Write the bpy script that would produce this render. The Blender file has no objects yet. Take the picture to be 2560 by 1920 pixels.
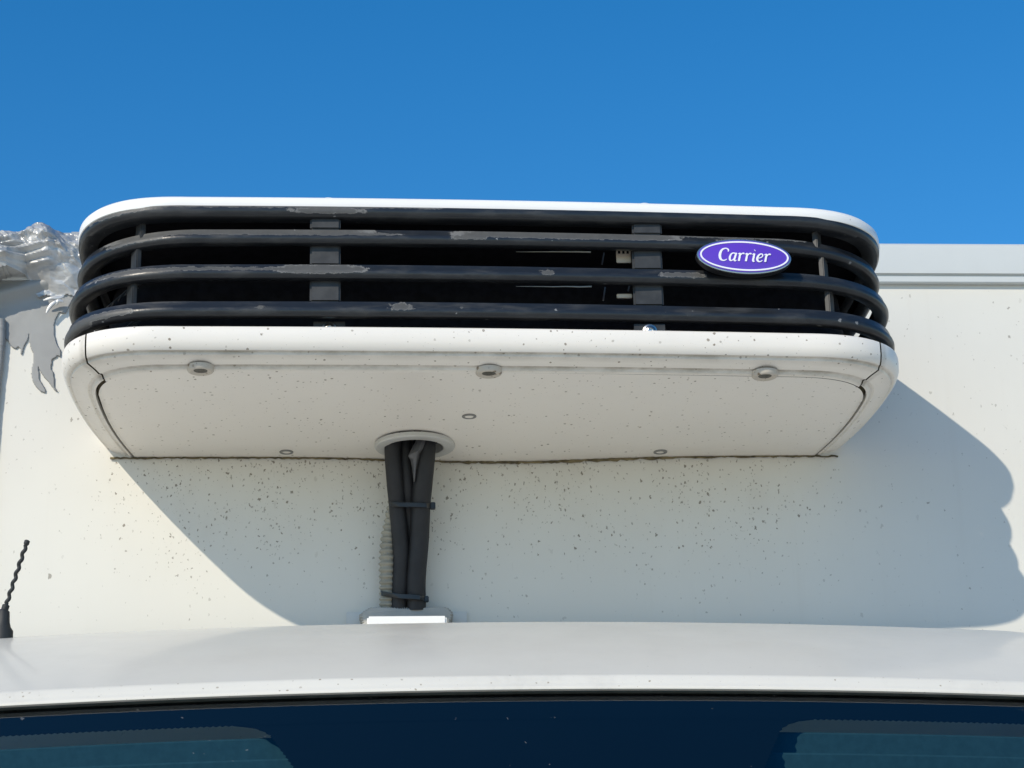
import bpy, bmesh, math, random
from math import sin, cos, pi, radians, sqrt, exp
from mathutils import Vector, Matrix
random.seed(7)
S = bpy.context.scene
COL = S.collection

# ------------------------------------------------------------------ camera
F = 5166.0
CAM = Vector((0.0, -3.5, 1.6))
RIGHT = Vector((0.99771279, -0.06388589, -0.0220856))
DOWN = Vector((0.0, 0.32673072, -0.94511747))
FWD = Vector((0.06759572, 0.9429558, 0.32598341))
cd = bpy.data.cameras.new('camera'); cam = bpy.data.objects.new('camera', cd); COL.objects.link(cam)
cd.sensor_width = 36.0; cd.lens = F / 2560 * 36.0; cd.clip_start = 0.05; cd.clip_end = 2000
M = Matrix.Identity(4)
for i in range(3):
    M[i][0] = RIGHT[i]; M[i][1] = -DOWN[i]; M[i][2] = -FWD[i]; M[i][3] = CAM[i]
cam.matrix_world = M
S.camera = cam

# ------------------------------------------------------------------ sky, sun, exposure
SUN_TO = Vector((-0.83, -1.0, 0.838)).normalized()
SUN_EL = math.asin(SUN_TO.z); SUN_AZ = math.atan2(SUN_TO.x, SUN_TO.y)
W = bpy.data.worlds.new('World'); S.world = W; W.use_nodes = True
nt = W.node_tree; nt.nodes.clear()
sky = nt.nodes.new('ShaderNodeTexSky'); sky.sky_type = 'NISHITA'; sky.sun_disc = False
sky.sun_elevation = SUN_EL; sky.sun_rotation = SUN_AZ
sky.altitude = 0; sky.air_density = 1.0; sky.dust_density = 0.1; sky.ozone_density = 2.5
hs = nt.nodes.new('ShaderNodeHueSaturation'); hs.inputs['Saturation'].default_value = 1.40
hs.inputs['Hue'].default_value = 0.500
bg = nt.nodes.new('ShaderNodeBackground'); bg.inputs[1].default_value = 0.138
wo = nt.nodes.new('ShaderNodeOutputWorld')
nt.links.new(sky.outputs[0], hs.inputs['Color']); nt.links.new(hs.outputs[0], bg.inputs[0]); nt.links.new(bg.outputs[0], wo.inputs[0])
sl = bpy.data.lights.new('sun', 'SUN'); sl.energy = 3.2; sl.angle = radians(0.5); sl.color = (1.0, 0.905, 0.755)
sun = bpy.data.objects.new('sun', sl); COL.objects.link(sun)
sun.rotation_euler = SUN_TO.to_track_quat('Z', 'Y').to_euler(); sun.location = SUN_TO * 20
S.view_settings.view_transform = 'Standard'; S.view_settings.look = 'None'
S.view_settings.exposure = 0.20; S.view_settings.gamma = 1.0
S.view_settings.use_curve_mapping = False

# ------------------------------------------------------------------ helpers
def at(px, py, Y):                       # point of the place on the plane y = Y
    r = RIGHT * (px - 1280) + DOWN * (py - 960) + FWD * F
    return CAM + r * ((Y - CAM.y) / r.y)

def obj(name, verts, faces, mat, parent=None, smooth=True, ang=35, uv=None):
    me = bpy.data.meshes.new(name); me.from_pydata([tuple(v) for v in verts], [], faces); me.update()
    bm = bmesh.new(); bm.from_mesh(me); bmesh.ops.recalc_face_normals(bm, faces=bm.faces); bm.to_mesh(me); bm.free()
    if smooth:
        for p in me.polygons: p.use_smooth = True
        me.set_sharp_from_angle(angle=radians(ang))
    if uv:
        L = me.uv_layers.new(name='UVMap')
        for lp in me.loops: L.data[lp.index].uv = uv[lp.vertex_index]
    if mat: me.materials.append(mat)
    o = bpy.data.objects.new(name, me); COL.objects.link(o)
    if parent: o.parent = parent
    return o

def tag(o, label=None, cat=None, group=None, kind=None):
    if label: o['label'] = label
    if cat: o['category'] = cat
    if group: o['group'] = group
    if kind: o['kind'] = kind
    return o

def empty(name, loc, label, cat, group=None):
    o = bpy.data.objects.new(name, None); o.empty_display_size = 0.1; COL.objects.link(o); o.location = loc
    return tag(o, label, cat, group)

def clamp(x, a=0.0, b=1.0): return max(a, min(b, x))

class MB:
    def __init__(s): s.v = []; s.f = []
    def grid(s, rows, closed=False):     # rows of equal length
        b = len(s.v); n = len(rows[0])
        for r in rows: s.v += [tuple(p) for p in r]
        for i in range(len(rows) - 1):
            for j in range(n if closed else n - 1):
                k = (j + 1) % n
                s.f.append((b + i*n + j, b + i*n + k, b + (i+1)*n + k, b + (i+1)*n + j))
        return b
    def cap(s, idx): s.f.append(tuple(idx))
    def box(s, c, d, bev=0.0):
        x, y, z = c; a, b_, h = d[0]/2, d[1]/2, d[2]/2
        if bev <= 0:
            b = len(s.v)
            s.v += [(x+i*a, y+j*b_, z+k*h) for i in (-1, 1) for j in (-1, 1) for k in (-1, 1)]
            for q in ((0,1,3,2),(4,6,7,5),(0,4,5,1),(2,3,7,6),(0,2,6,4),(1,5,7,3)): s.f.append(tuple(b+i for i in q))
        else:
            bm = bmesh.new(); bmesh.ops.create_cube(bm, size=1.0)
            for v in bm.verts: v.co = Vector((v.co.x*d[0], v.co.y*d[1], v.co.z*d[2]))
            bmesh.ops.bevel(bm, geom=bm.edges[:], offset=bev, segments=2, affect='EDGES')
            b = len(s.v); bm.verts.index_update()
            s.v += [(v.co.x+x, v.co.y+y, v.co.z+z) for v in bm.verts]
            for fc in bm.faces: s.f.append(tuple(b+v.index for v in fc.verts))
            bm.free()
    def tube(s, pts, rad, n=12, caps=True, flat=1.0):
        pts = [Vector(p) for p in pts]
        rad = rad if isinstance(rad, (list, tuple)) else [rad]*len(pts)
        rows = []; up = None
        for i, p in enumerate(pts):
            t = (pts[min(i+1, len(pts)-1)] - pts[max(i-1, 0)]).normalized()
            if up is None:
                up = Vector((0, -1, 0)) if abs(t.y) < 0.9 else Vector((0, 0, 1))
            a = t.cross(up).normalized(); up = a.cross(t).normalized()
            rows.append([p + a*cos(2*pi*k/n)*rad[i] + up*sin(2*pi*k/n)*rad[i]*flat for k in range(n)])
        b = s.grid(rows, True)
        if caps:
            s.cap([b+k for k in range(n)]); s.cap([b+(len(pts)-1)*n+k for k in range(n)])
    def lathe(s, prof, c, axis='z', n=24, capend=True):   # prof: (radius, height)
        rows = []
        for r, h in prof:
            row = []
            for k in range(n):
                a = 2*pi*k/n
                if axis == 'z': row.append((c[0]+r*cos(a), c[1]+r*sin(a), c[2]+h))
                else: row.append((c[0]+r*cos(a), c[1]+h, c[2]+r*sin(a)))
            rows.append(row)
        b = s.grid(rows, True)
        if capend: s.cap([b+(len(prof)-1)*n+k for k in range(n)])
    def build(s, name, mat, parent=None, **k): return obj(name, s.v, s.f, mat, parent, **k)

def smooth_pts(pts, n=8):                 # Catmull-Rom
    pts = [Vector(p) for p in pts]; out = []
    P = [pts[0]*2 - pts[1]] + pts + [pts[-1]*2 - pts[-2]]
    for i in range(1, len(P)-2):
        for k in range(n):
            t = k/n; a, b, c, d = P[i-1], P[i], P[i+1], P[i+2]
            out.append(0.5*((2*b) + (c-a)*t + (2*a-5*b+4*c-d)*t*t + (3*b-a-3*c+d)*t**3))
    out.append(pts[-1]); return out

# ------------------------------------------------------------------ materials
def newmat(name):
    m = bpy.data.materials.new(name); m.use_nodes = True
    n = m.node_tree; b = n.nodes['Principled BSDF']; return m, n, b
def N(nt, t, **k):
    nd = nt.nodes.new(t)
    for a, v in k.items(): setattr(nd, a, v)
    return nd
def math_(nt, op, a, b=None, clamp=False):
    m = N(nt, 'ShaderNodeMath', operation=op); m.use_clamp = clamp
    for i, x in enumerate((a, b)):
        if x is None: continue
        if isinstance(x, (int, float)): m.inputs[i].default_value = x
        else: nt.links.new(x, m.inputs[i])
    return m.outputs[0]
def maprange(nt, v, a, b, c=0.0, d=1.0):
    m = N(nt, 'ShaderNodeMapRange'); m.interpolation_type = 'SMOOTHSTEP'
    nt.links.new(v, m.inputs[0])
    for i, x in zip((1, 2, 3, 4), (a, b, c, d)): m.inputs[i].default_value = x
    return m.outputs[0]
def mix(nt, f, a, b):
    m = N(nt, 'ShaderNodeMix', data_type='RGBA')
    if isinstance(f, (int, float)): m.inputs[0].default_value = f
    else: nt.links.new(f, m.inputs[0])
    for i, x in ((6, a), (7, b)):
        if isinstance(x, tuple): m.inputs[i].default_value = (*x, 1)
        else: nt.links.new(x, m.inputs[i])
    return m.outputs[2]
def noise(nt, co, scale, detail=3, rough=0.55, dist=0.0):
    n = N(nt, 'ShaderNodeTexNoise'); n.inputs['Scale'].default_value = scale; n.inputs['Detail'].default_value = detail
    n.inputs['Roughness'].default_value = rough; n.inputs['Distortion'].default_value = dist
    nt.links.new(co, n.inputs['Vector']); return n.outputs[0]
def mapping(nt, co, sc=(1, 1, 1), loc=(0, 0, 0)):
    m = N(nt, 'ShaderNodeMapping'); m.inputs['Scale'].default_value = sc; m.inputs['Location'].default_value = loc
    nt.links.new(co, m.inputs['Vector']); return m.outputs[0]
def bump(nt, b, h, strength, dist=0.001):
    n = N(nt, 'ShaderNodeBump'); n.inputs['Strength'].default_value = strength; n.inputs['Distance'].default_value = dist
    nt.links.new(h, n.inputs['Height']); nt.links.new(n.outputs[0], b.inputs['Normal'])

def specks(nt, co, scale, size, amount, warp=0.25):
    """irregular dirt specks: warped voronoi cells, random size, some cells empty"""
    nz = N(nt, 'ShaderNodeTexNoise'); nz.inputs['Scale'].default_value = scale*2.3; nz.inputs['Detail'].default_value = 2
    nt.links.new(co, nz.inputs['Vector'])
    va = N(nt, 'ShaderNodeVectorMath', operation='MULTIPLY_ADD'); nt.links.new(nz.outputs['Color'], va.inputs[0])
    va.inputs[1].default_value = (warp/scale,)*3; nt.links.new(co, va.inputs[2])
    v = N(nt, 'ShaderNodeTexVoronoi'); v.inputs['Scale'].default_value = scale; v.inputs['Randomness'].default_value = 1
    nt.links.new(va.outputs[0], v.inputs['Vector'])
    sep = N(nt, 'ShaderNodeSeparateColor'); nt.links.new(v.outputs['Color'], sep.inputs[0])
    rad = math_(nt, 'MULTIPLY', math_(nt, 'POWER', sep.outputs[0], 2.0), size)
    rad = math_(nt, 'ADD', rad, size*0.35)
    inside = maprange(nt, math_(nt, 'SUBTRACT', rad, v.outputs['Distance']), -size*0.12, size*0.18)
    keep = math_(nt, 'LESS_THAN', sep.outputs[1], amount)
    return math_(nt, 'MULTIPLY', inside, keep), sep.outputs[2]

def coords(nt): return N(nt, 'ShaderNodeTexCoord').outputs['Object']

def simple(name, col, rough=0.5, metal=0.0, spec=0.5, coat=0.0, var=0.0, vscale=30, bmp=0.0, bscale=200):
    m, nt, b = newmat(name); co = coords(nt)
    b.inputs['Roughness'].default_value = rough; b.inputs['Metallic'].default_value = metal
    b.inputs['Specular IOR Level'].default_value = spec; b.inputs['Coat Weight'].default_value = coat
    if var > 0:
        nz = noise(nt, co, vscale, 4)
        c = mix(nt, maprange(nt, nz, 0.3, 0.7), tuple(x*(1-var) for x in col), tuple(min(1, x*(1+var)) for x in col))
        nt.links.new(c, b.inputs['Base Color'])
    else: b.inputs['Base Color'].default_value = (*col, 1)
    if bmp > 0: bump(nt, b, noise(nt, co, bscale, 3), bmp)
    return m

def dirty_white(name, col, rough, size, amount, scale, grime=(0.30, 0.27, 0.22), coat=0.0, streak=0.0, coat_rough=0.08, grooves=False):
    m, nt, b = newmat(name); co = coords(nt)
    c1 = mix(nt, maprange(nt, noise(nt, co, 2.2, 4), 0.35, 0.7), tuple(x*0.96 for x in col), col)
    s1, r1 = specks(nt, co, scale, size, amount)
    s2, r2 = specks(nt, mapping(nt, co, loc=(3.1, 1.7, 5.3)), scale*2.6, size*0.8, amount*0.8)
    s = math_(nt, 'MAXIMUM', math_(nt, 'MULTIPLY', s1, maprange(nt, r1, 0, 1, 0.35, 0.95)), math_(nt, 'MULTIPLY', s2, maprange(nt, r2, 0, 1, 0.1, 0.55)))
    film = math_(nt, 'MULTIPLY', maprange(nt, noise(nt, mapping(nt, co, (1, 1, 0.35)), 9, 6, 0.7), 0.5, 0.85), 0.10 + streak)
    c2 = mix(nt, film, c1, tuple(x*0.7 for x in col))
    c3 = mix(nt, s, c2, grime)
    if grooves:                            # dirt held in the moulded grooves and along the wall joint
        uvn = N(nt, 'ShaderNodeUVMap'); uvn.uv_map = 'UVMap'
        su = N(nt, 'ShaderNodeSeparateXYZ'); nt.links.new(uvn.outputs[0], su.inputs[0])
        gn = maprange(nt, noise(nt, mapping(nt, co, (0.5, 1, 1)), 28, 6, 0.7), 0.30, 0.75, 0.25, 1.0)
        c3 = mix(nt, math_(nt, 'MULTIPLY', su.outputs[1], gn, True), c3, (0.25, 0.215, 0.16))
    nt.links.new(c3, b.inputs['Base Color'])
    rr = math_(nt, 'ADD', maprange(nt, noise(nt, co, 14, 4), 0.3, 0.7, -0.06, 0.08), rough)
    nt.links.new(rr, b.inputs['Roughness'])
    b.inputs['Coat Weight'].default_value = coat; b.inputs['Coat Roughness'].default_value = coat_rough
    bump(nt, b, noise(nt, co, 260, 2), 0.06)
    return m

XC, ZU = 0.188, 2.673                    # centre and underside height of the cooling unit

def wall_paint():
    m, nt, b = newmat('panel_paint'); co = coords(nt)
    sx = N(nt, 'ShaderNodeSeparateXYZ'); nt.links.new(co, sx.inputs[0]); x, z = sx.outputs[0], sx.outputs[2]
    base = (0.712, 0.693, 0.632)
    c1 = mix(nt, maprange(nt, noise(nt, co, 1.7, 5, 0.6), 0.35, 0.7), tuple(v*0.95 for v in base), base)
    # splashed dirt gathers on the panel under the unit and thins out downwards and sideways
    under = maprange(nt, z, ZU-0.28, ZU-0.02, 0.0, 1.0)
    lim = math_(nt, 'MULTIPLY', maprange(nt, x, XC-0.72, XC-0.55), maprange(nt, x, XC+0.45, XC+0.72, 1.0, 0.0))
    top = maprange(nt, z, ZU-0.005, ZU+0.02, 1.0, 0.0)
    dens = math_(nt, 'MULTIPLY', math_(nt, 'MULTIPLY', under, lim), top)
    clus = maprange(nt, noise(nt, co, 8, 3), 0.38, 0.62)
    dens = math_(nt, 'MULTIPLY', dens, math_(nt, 'ADD', math_(nt, 'MULTIPLY', clus, 0.75), 0.25))
    co2 = mapping(nt, co, (1, 1, 0.72))
    s1, r1 = specks(nt, co2, 125, 0.21, 1.0, 1.0)
    s2, r2 = specks(nt, mapping(nt, co2, loc=(2.2, 0.3, 4.4)), 185, 0.24, 1.0, 0.9)
    s3, r3 = specks(nt, mapping(nt, co2, loc=(1.2, 7.3, 0.4)), 44, 0.11, 0.6, 0.8)
    a1 = math_(nt, 'MULTIPLY', s1, maprange(nt, math_(nt, 'SUBTRACT', math_(nt, 'MULTIPLY', dens, 1.5), r1), -0.05, 0.15))
    a2 = math_(nt, 'MULTIPLY', s2, maprange(nt, math_(nt, 'SUBTRACT', math_(nt, 'ADD', math_(nt, 'MULTIPLY', dens, 1.3), 0.10), r2), -0.05, 0.12))
    a3 = math_(nt, 'MULTIPLY', s3, maprange(nt, r3, 0.2, 1.0, 0.12, 0.6))
    s4, r4 = specks(nt, mapping(nt, co, (1, 1, 0.22), loc=(4.2, 1.3, 2.4)), 60, 0.10, 0.35, 0.4)      # short drips
    a4 = math_(nt, 'MULTIPLY', math_(nt, 'MULTIPLY', s4, dens), maprange(nt, r4, 0, 1, 0.1, 0.6))
    a2 = math_(nt, 'MAXIMUM', a2, a4)
    s = math_(nt, 'MAXIMUM', math_(nt, 'MAXIMUM', math_(nt, 'MULTIPLY', a1, 0.78), math_(nt, 'MULTIPLY', a2, 0.55)), a3)
    # dried run-off: soft brownish film below the unit, faint vertical streaks
    film = math_(nt, 'MULTIPLY', math_(nt, 'MULTIPLY', dens, maprange(nt, noise(nt, mapping(nt, co, (1, 1, 0.4)), 12, 5, 0.65), 0.35, 0.8)), 0.30)
    streak = math_(nt, 'MULTIPLY', maprange(nt, noise(nt, mapping(nt, co, (26, 1, 0.9)), 1.0, 4, 0.6), 0.55, 0.8), 0.09)
    c2 = mix(nt, math_(nt, 'MAXIMUM', film, streak), c1, (0.47, 0.41, 0.33))
    c3 = mix(nt, s, c2, (0.135, 0.108, 0.072))
    nt.links.new(c3, b.inputs['Base Color'])
    b.inputs['Roughness'].default_value = 0.55; b.inputs['Specular IOR Level'].default_value = 0.3
    bump(nt, b, noise(nt, co, 30, 2), 0.05, 0.002)
    return m

MAT = {}
MAT['wall'] = wall_paint()
MAT['rail'] = simple('anodised_rail', (0.565, 0.585, 0.57), 0.42, 0.0, 0.5, var=0.02, vscale=8)
MAT['roof'] = dirty_white('cab_paint', (0.625, 0.605, 0.545), 0.45, 0.07, 0.4, 80, coat=0.4, coat_rough=0.12, streak=0.10)
MAT['lip'] = dirty_white('cab_edge_paint', (0.69, 0.66, 0.585), 0.6, 0.17, 0.55, 120, grime=(0.30, 0.25, 0.18), coat=0.1, streak=0.5)
MAT['pan'] = dirty_white('pan_plastic', (0.82, 0.775, 0.705), 0.42, 0.17, 0.9, 92, grime=(0.24, 0.20, 0.15), grooves=True, streak=0.06)
MAT['boss'] = dirty_white('boss_plastic', (0.52, 0.47, 0.40), 0.5, 0.35, 0.8, 110, grime=(0.20, 0.15, 0.10), streak=0.3)
MAT['lid'] = dirty_white('lid_plastic', (0.84, 0.83, 0.80), 0.35, 0.08, 0.2, 40)
MAT['black'] = simple('black_plastic', (0.012, 0.013, 0.015), 0.4, var=0.2)
MAT['inside'] = simple('dark_interior', (0.014, 0.014, 0.018), 0.8, spec=0.15, var=0.25, vscale=60)
MAT['post'] = simple('weathered_black_plastic', (0.026, 0.027, 0.028), 0.5, var=0.35, vscale=40, bmp=0.1)
MAT['seal'] = simple('dirty_sealant', (0.13, 0.105, 0.055), 0.8, var=0.5, vscale=60, bmp=0.5, bscale=120)
MAT['rubber'] = simple('black_rubber', (0.018, 0.02, 0.02), 0.6, var=0.2)
MAT['foam'] = simple('pipe_foam', (0.014, 0.014, 0.016), 0.62, var=0.25, vscale=25, bmp=0.25, bscale=160)
MAT['tie'] = simple('tie_nylon', (0.012, 0.012, 0.013), 0.35)
MAT['hose'] = simple('grey_hose', (0.31, 0.29, 0.235), 0.55, var=0.12, vscale=30)
MAT['boot'] = simple('grey_boot', (0.38, 0.375, 0.35), 0.5, var=0.06, vscale=40)
MAT['flange'] = simple('white_flange', (0.78, 0.78, 0.77), 0.35)
MAT['grommet'] = simple('grey_ring', (0.50, 0.495, 0.47), 0.45, var=0.06, vscale=20)
MAT['steel'] = simple('zinc_steel', (0.62, 0.60, 0.55), 0.28, 1.0, var=0.15, vscale=200)
MAT['plug'] = simple('grey_plug', (0.20, 0.20, 0.19), 0.5)
MAT['bosshole'] = simple('recess_shade', (0.085, 0.08, 0.065), 0.6, var=0.3, vscale=120)
MAT['scrap'] = simple('grey_tape_scrap', (0.10, 0.10, 0.105), 0.4)
MAT['brass'] = simple('brass_fitting', (0.66, 0.58, 0.47), 0.4, 0.1)
MAT['badge'] = simple('violet_enamel', (0.115, 0.045, 0.50), 0.28, coat=0.4)
MAT['white_print'] = simple('white_print', (0.88, 0.88, 0.93), 0.35)
MAT['chrome'] = simple('badge_bezel', (0.40, 0.41, 0.44), 0.22, 0.9)

def bar_material(patches, seed, film=(0.0, 0.5)):
    """black bar whose clear coat peels: patches = (x, v, half width, half height) on the bar"""
    m, nt, b = newmat('peeling_black_plastic')
    uv = N(nt, 'ShaderNodeUVMap'); uv.uv_map = 'UVMap'; co = uv.outputs[0]
    obc = coords(nt)
    nz = N(nt, 'ShaderNodeTexNoise'); nz.inputs['Scale'].default_value = 72; nz.inputs['Detail'].default_value = 8; nz.inputs['Roughness'].default_value = 0.72
    nt.links.new(mapping(nt, obc, loc=(seed, seed*2, 0)), nz.inputs['Vector'])
    sep = N(nt, 'ShaderNodeSeparateXYZ'); nt.links.new(co, sep.inputs[0])
    sn = N(nt, 'ShaderNodeSeparateColor'); nt.links.new(nz.outputs['Color'], sn.inputs[0])
    X = math_(nt, 'ADD', sep.outputs[0], math_(nt, 'MULTIPLY', math_(nt, 'SUBTRACT', sn.outputs[0], 0.5), 0.07))
    V = math_(nt, 'ADD', sep.outputs[1], math_(nt, 'MULTIPLY', math_(nt, 'SUBTRACT', sn.outputs[1], 0.5), 0.34))
    d = None
    for (px, pv, hx, hv) in patches:
        a = math_(nt, 'DIVIDE', math_(nt, 'ABSOLUTE', math_(nt, 'SUBTRACT', X, px)), hx)
        c = math_(nt, 'DIVIDE', math_(nt, 'ABSOLUTE', math_(nt, 'SUBTRACT', V, pv)), hv)
        r = math_(nt, 'SUBTRACT', 1.0, math_(nt, 'ADD', math_(nt, 'POWER', a, 3.0), math_(nt, 'POWER', c, 3.0)))
        d = r if d is None else math_(nt, 'MAXIMUM', d, r)
    if d is None: d = math_(nt, 'MULTIPLY', sep.outputs[0], 0.0)
    peel = maprange(nt, d, 0.0, 0.06)
    rim = math_(nt, 'MULTIPLY', maprange(nt, d, -0.02, 0.10), maprange(nt, d, 0.12, 0.45, 1.0, 0.0))
    # tiny stone chips
    ch, cr = specks(nt, mapping(nt, obc, (0.7, 1, 1), loc=(seed, 0, seed)), 90, 0.16, 0.14, 0.6)
    chalk = maprange(nt, noise(nt, mapping(nt, obc, (0.6, 1, 2.5)), 26, 5, 0.65), 0.42, 0.75)
    c0 = mix(nt, chalk, (0.014, 0.016, 0.019), (0.034, 0.036, 0.038))
    c1 = mix(nt, peel, c0, mix(nt, noise(nt, obc, 90, 3), (0.055, 0.056, 0.055), (0.088, 0.088, 0.086)))
    c2 = mix(nt, rim, c1, (0.15, 0.15, 0.147))
    c3 = mix(nt, math_(nt, 'MULTIPLY', ch, 0.8), c2, (0.24, 0.24, 0.235))
    nt.links.new(c3, b.inputs['Base Color'])
    r = math_(nt, 'ADD', math_(nt, 'MULTIPLY', peel, 0.22), maprange(nt, chalk, 0, 1, 0.30, 0.50))
    nt.links.new(r, b.inputs['Roughness'])
    bump(nt, b, math_(nt, 'SUBTRACT', noise(nt, obc, 130, 3), math_(nt, 'MULTIPLY', peel, 1.2)), 0.35, 0.0008)
    return m

# ------------------------------------------------------------------ ground
def ground_mat():
    m, nt, b = newmat('pale_concrete'); co = coords(nt)
    c = mix(nt, maprange(nt, noise(nt, co, 0.8, 6, 0.65), 0.3, 0.7), (0.54, 0.475, 0.375), (0.62, 0.55, 0.44))
    s, r = specks(nt, co, 9, 0.2, 0.4)
    nt.links.new(mix(nt, math_(nt, 'MULTIPLY', s, 0.5), c, (0.20, 0.19, 0.17)), b.inputs['Base Color'])
    b.inputs['Roughness'].default_value = 0.85
    bump(nt, b, noise(nt, co, 60, 4), 0.3, 0.004); return m
g = obj('ground', [(-400, -400, 0), (400, -400, 0), (400, 400, 0), (-400, 400, 0)], [(0, 1, 2, 3)], ground_mat(), smooth=False)
g['kind'] = 'structure'

# ------------------------------------------------------------------ the truck
truck = empty('delivery_truck', (0, 0, 0), 'white box truck with glossy cab roof and dark windscreen below a high cargo box', 'truck')
TX = 0.20                                # truck centre line
BH = 1.12                                # half width of the cargo box
wall = MB(); wall.box((TX, 0.020, 1.98), (2*BH, 0.04, 2.06)); wall.build('front_wall', MAT['wall'], truck, smooth=False)
for nm, c, d in (('side_wall', (TX-BH+0.02, 2.14, 1.98), (0.04, 4.19, 2.06)), ('side_wall', (TX+BH-0.02, 2.14, 1.98), (0.04, 4.19, 2.06)), ('rear_wall', (TX, 4.26, 1.98), (2*BH, 0.04, 2.06)),
                 ('box_roof', (TX, 2.14, 3.03), (2*BH-0.09, 4.18, 0.035)), ('box_floor', (TX, 2.14, 0.975), (2*BH-0.09, 4.18, 0.05))):
    b = MB(); b.box(c, d); b.build(nm, MAT['wall'], truck, smooth=False)
r = MB()                                 # aluminium corner rail along the top of the panel
r.grid([[(TX+sx*(BH+0.004), y, z) for sx in (-1, 1)] for y, z in
        ((-0.0005, 3.004), (-0.010, 3.004), (-0.012, 3.006), (-0.012, 3.0165), (-0.0075, 3.018), (-0.0075, 3.0205), (-0.014, 3.022), (-0.014, 3.072), (-0.012, 3.079), (-0.006, 3.084), (0.06, 3.085), (0.06, 3.04))])
r.build('top_rail', MAT['rail'], truck, ang=25)

# cab roof: a crowned sheet that falls away towards the windscreen
def roof_u(u): return -0.030*u*u          # crown across
YH = -0.80                               # header line
def roof_profile():
    pts = []; y = -0.05; z = 0.0; n = 40
    for i in range(n+1):
        t = i/n; yy = -0.05 + (YH+0.05)*t
        if i: z -= math.tan(radians(5 + 22.5*(t - 0.5/n)))*abs(YH+0.05)/n
        pts.append((yy, z))
    # shift so that the skyline of the roof is at the seen height
    need = min(1.6 + 0.2214*(yy+3.5) - zz for yy, zz in pts)
    return [(yy, zz+need) for yy, zz in pts]
RP = roof_profile()
def bowy(u): return 0.03*u*u
def roof_sheet(prof, hw=0.97, n=48):
    rows = []
    for (yy, zz) in prof:
        w = max(0.0, min(1.0, (-yy)/0.8))
        rows.append([(TX+u, yy + bowy(u)*w, zz + roof_u(u)*(1-0.1*w) - 0.25*max(0, abs(u)-0.82)**1.4) for u in [(-hw + 2*hw*i/n) for i in range(n+1)]])
    return rows
m = MB(); m.grid(roof_sheet(RP)); m.build('cab_roof', MAT['roof'], truck, ang=60)
yh, zh = RP[-1]
edge = [(yh+0.004, zh-0.002), (yh-0.001, zh+0.0005), (yh-0.005, zh+0.0003), (yh-0.009, zh-0.003), (yh-0.016, zh-0.012), (yh-0.0185, zh-0.0155), (yh-0.0205, zh-0.017), (yh-0.0225, zh-0.0195), (yh-0.0225, zh-0.022), (yh-0.019, zh-0.0235), (yh-0.01, zh-0.0235)]
m = MB(); m.grid(roof_sheet(edge)); m.build('roof_edge', MAT['lip'], truck, ang=50)
gs = [(yh-0.013, zh-0.0225), (yh-0.0180, zh-0.0238), (yh-0.0185, zh-0.0250), (yh-0.0165, zh-0.0265), (yh-0.010, zh-0.028)]
m = MB(); m.grid(roof_sheet(gs)); m.build('windscreen_seal', simple('weathered_rubber', (0.035, 0.040, 0.034), 0.7, var=0.3), truck, ang=50)

# windscreen: tinted glass over a black ceramic border; headliner ridges and sun visors behind it
GA = radians(41)
GY, GZ = yh-0.011, zh-0.0235
def gp(u, s, off=0.0):                    # s metres down the glass
    y = GY - s*cos(GA) - off*sin(GA)*-1; z = GZ - s*sin(GA) - off*cos(GA)
    w = 1.0
    return (TX+u, y + bowy(u), z + roof_u(u)*0.9 - 0.25*max(0, abs(u)-0.82)**1.4)
def glass_mat():
    m, nt, b = newmat('tinted_glass'); nt.nodes.remove(b)
    out = nt.nodes['Material Output']
    tr = N(nt, 'ShaderNodeBsdfTransparent'); tr.inputs[0].default_value = (0.50, 0.68, 0.70, 1)
    gl = N(nt, 'ShaderNodeBsdfGlossy'); gl.inputs[0].default_value = (1, 1, 1, 1); gl.inputs['Roughness'].default_value = 0.02
    fr = N(nt, 'ShaderNodeFresnel'); fr.inputs[0].default_value = 1.52
    df = N(nt, 'ShaderNodeBsdfDiffuse'); df.inputs[0].default_value = (0.5, 0.5, 0.48, 1)
    mx = N(nt, 'ShaderNodeMixShader'); nt.links.new(fr.outputs[0], mx.inputs[0]); nt.links.new(tr.outputs[0], mx.inputs[1]); nt.links.new(gl.outputs[0], mx.inputs[2])
    s, r = specks(nt, coords(nt), 48, 0.09, 0.22, 0.9)
    m2 = N(nt, 'ShaderNodeMixShader'); nt.links.new(math_(nt, 'MULTIPLY', s, 0.16), m2.inputs[0]); nt.links.new(mx.outputs[0], m2.inputs[1]); nt.links.new(df.outputs[0], m2.inputs[2])
    nt.links.new(m2.outputs[0], out.inputs[0]); return m
us = [-0.93 + 1.86*i/48 for i in range(49)]
m = MB(); m.grid([[gp(u, s) for u in us] for s in [1.15*i/12 for i in range(13)]]); m.build('windscreen', glass_mat(), truck)
# ceramic border with the scalloped dot edge: strip along the top and the wide centre patch
PA, PB = at(655, 1822, GY-0.06).x - TX, at(1972, 1812, GY-0.06).x - TX     # inner ends of the clear panes
FB = 0.062
def scal(i): return 0.0012 if i % 2 else -0.0012      # dotted edge
fu = [-0.93 + 0.0040*i for i in range(466)]
m = MB()
m.grid([[gp(u, (FB + scal(i))*k/6, 0.004) for i, u in enumerate(fu)] for k in range(7)])
rows = []
for k in range(111):
    s_ = FB - 0.004 + 0.45*k/110
    dd = s_ - FB; r_ = 0.030
    fil = r_*(1-sqrt(max(0, 1-(1-dd/r_)**2))) if 0 <= dd < r_ else (r_ if dd < 0 else 0)
    ua = PA + 0.42*dd - fil*1.3 + scal(k); ub = PB - 0.42*dd + fil*1.3 + scal(k)
    rows.append([gp(ua + (ub-ua)*i/40, s_, 0.0045) for i in range(41)])
m.grid(rows)
m.build('ceramic_border', simple('ceramic_black', (0.003, 0.004, 0.009), 0.5), truck, smooth=True)
hl = MB()
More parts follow.
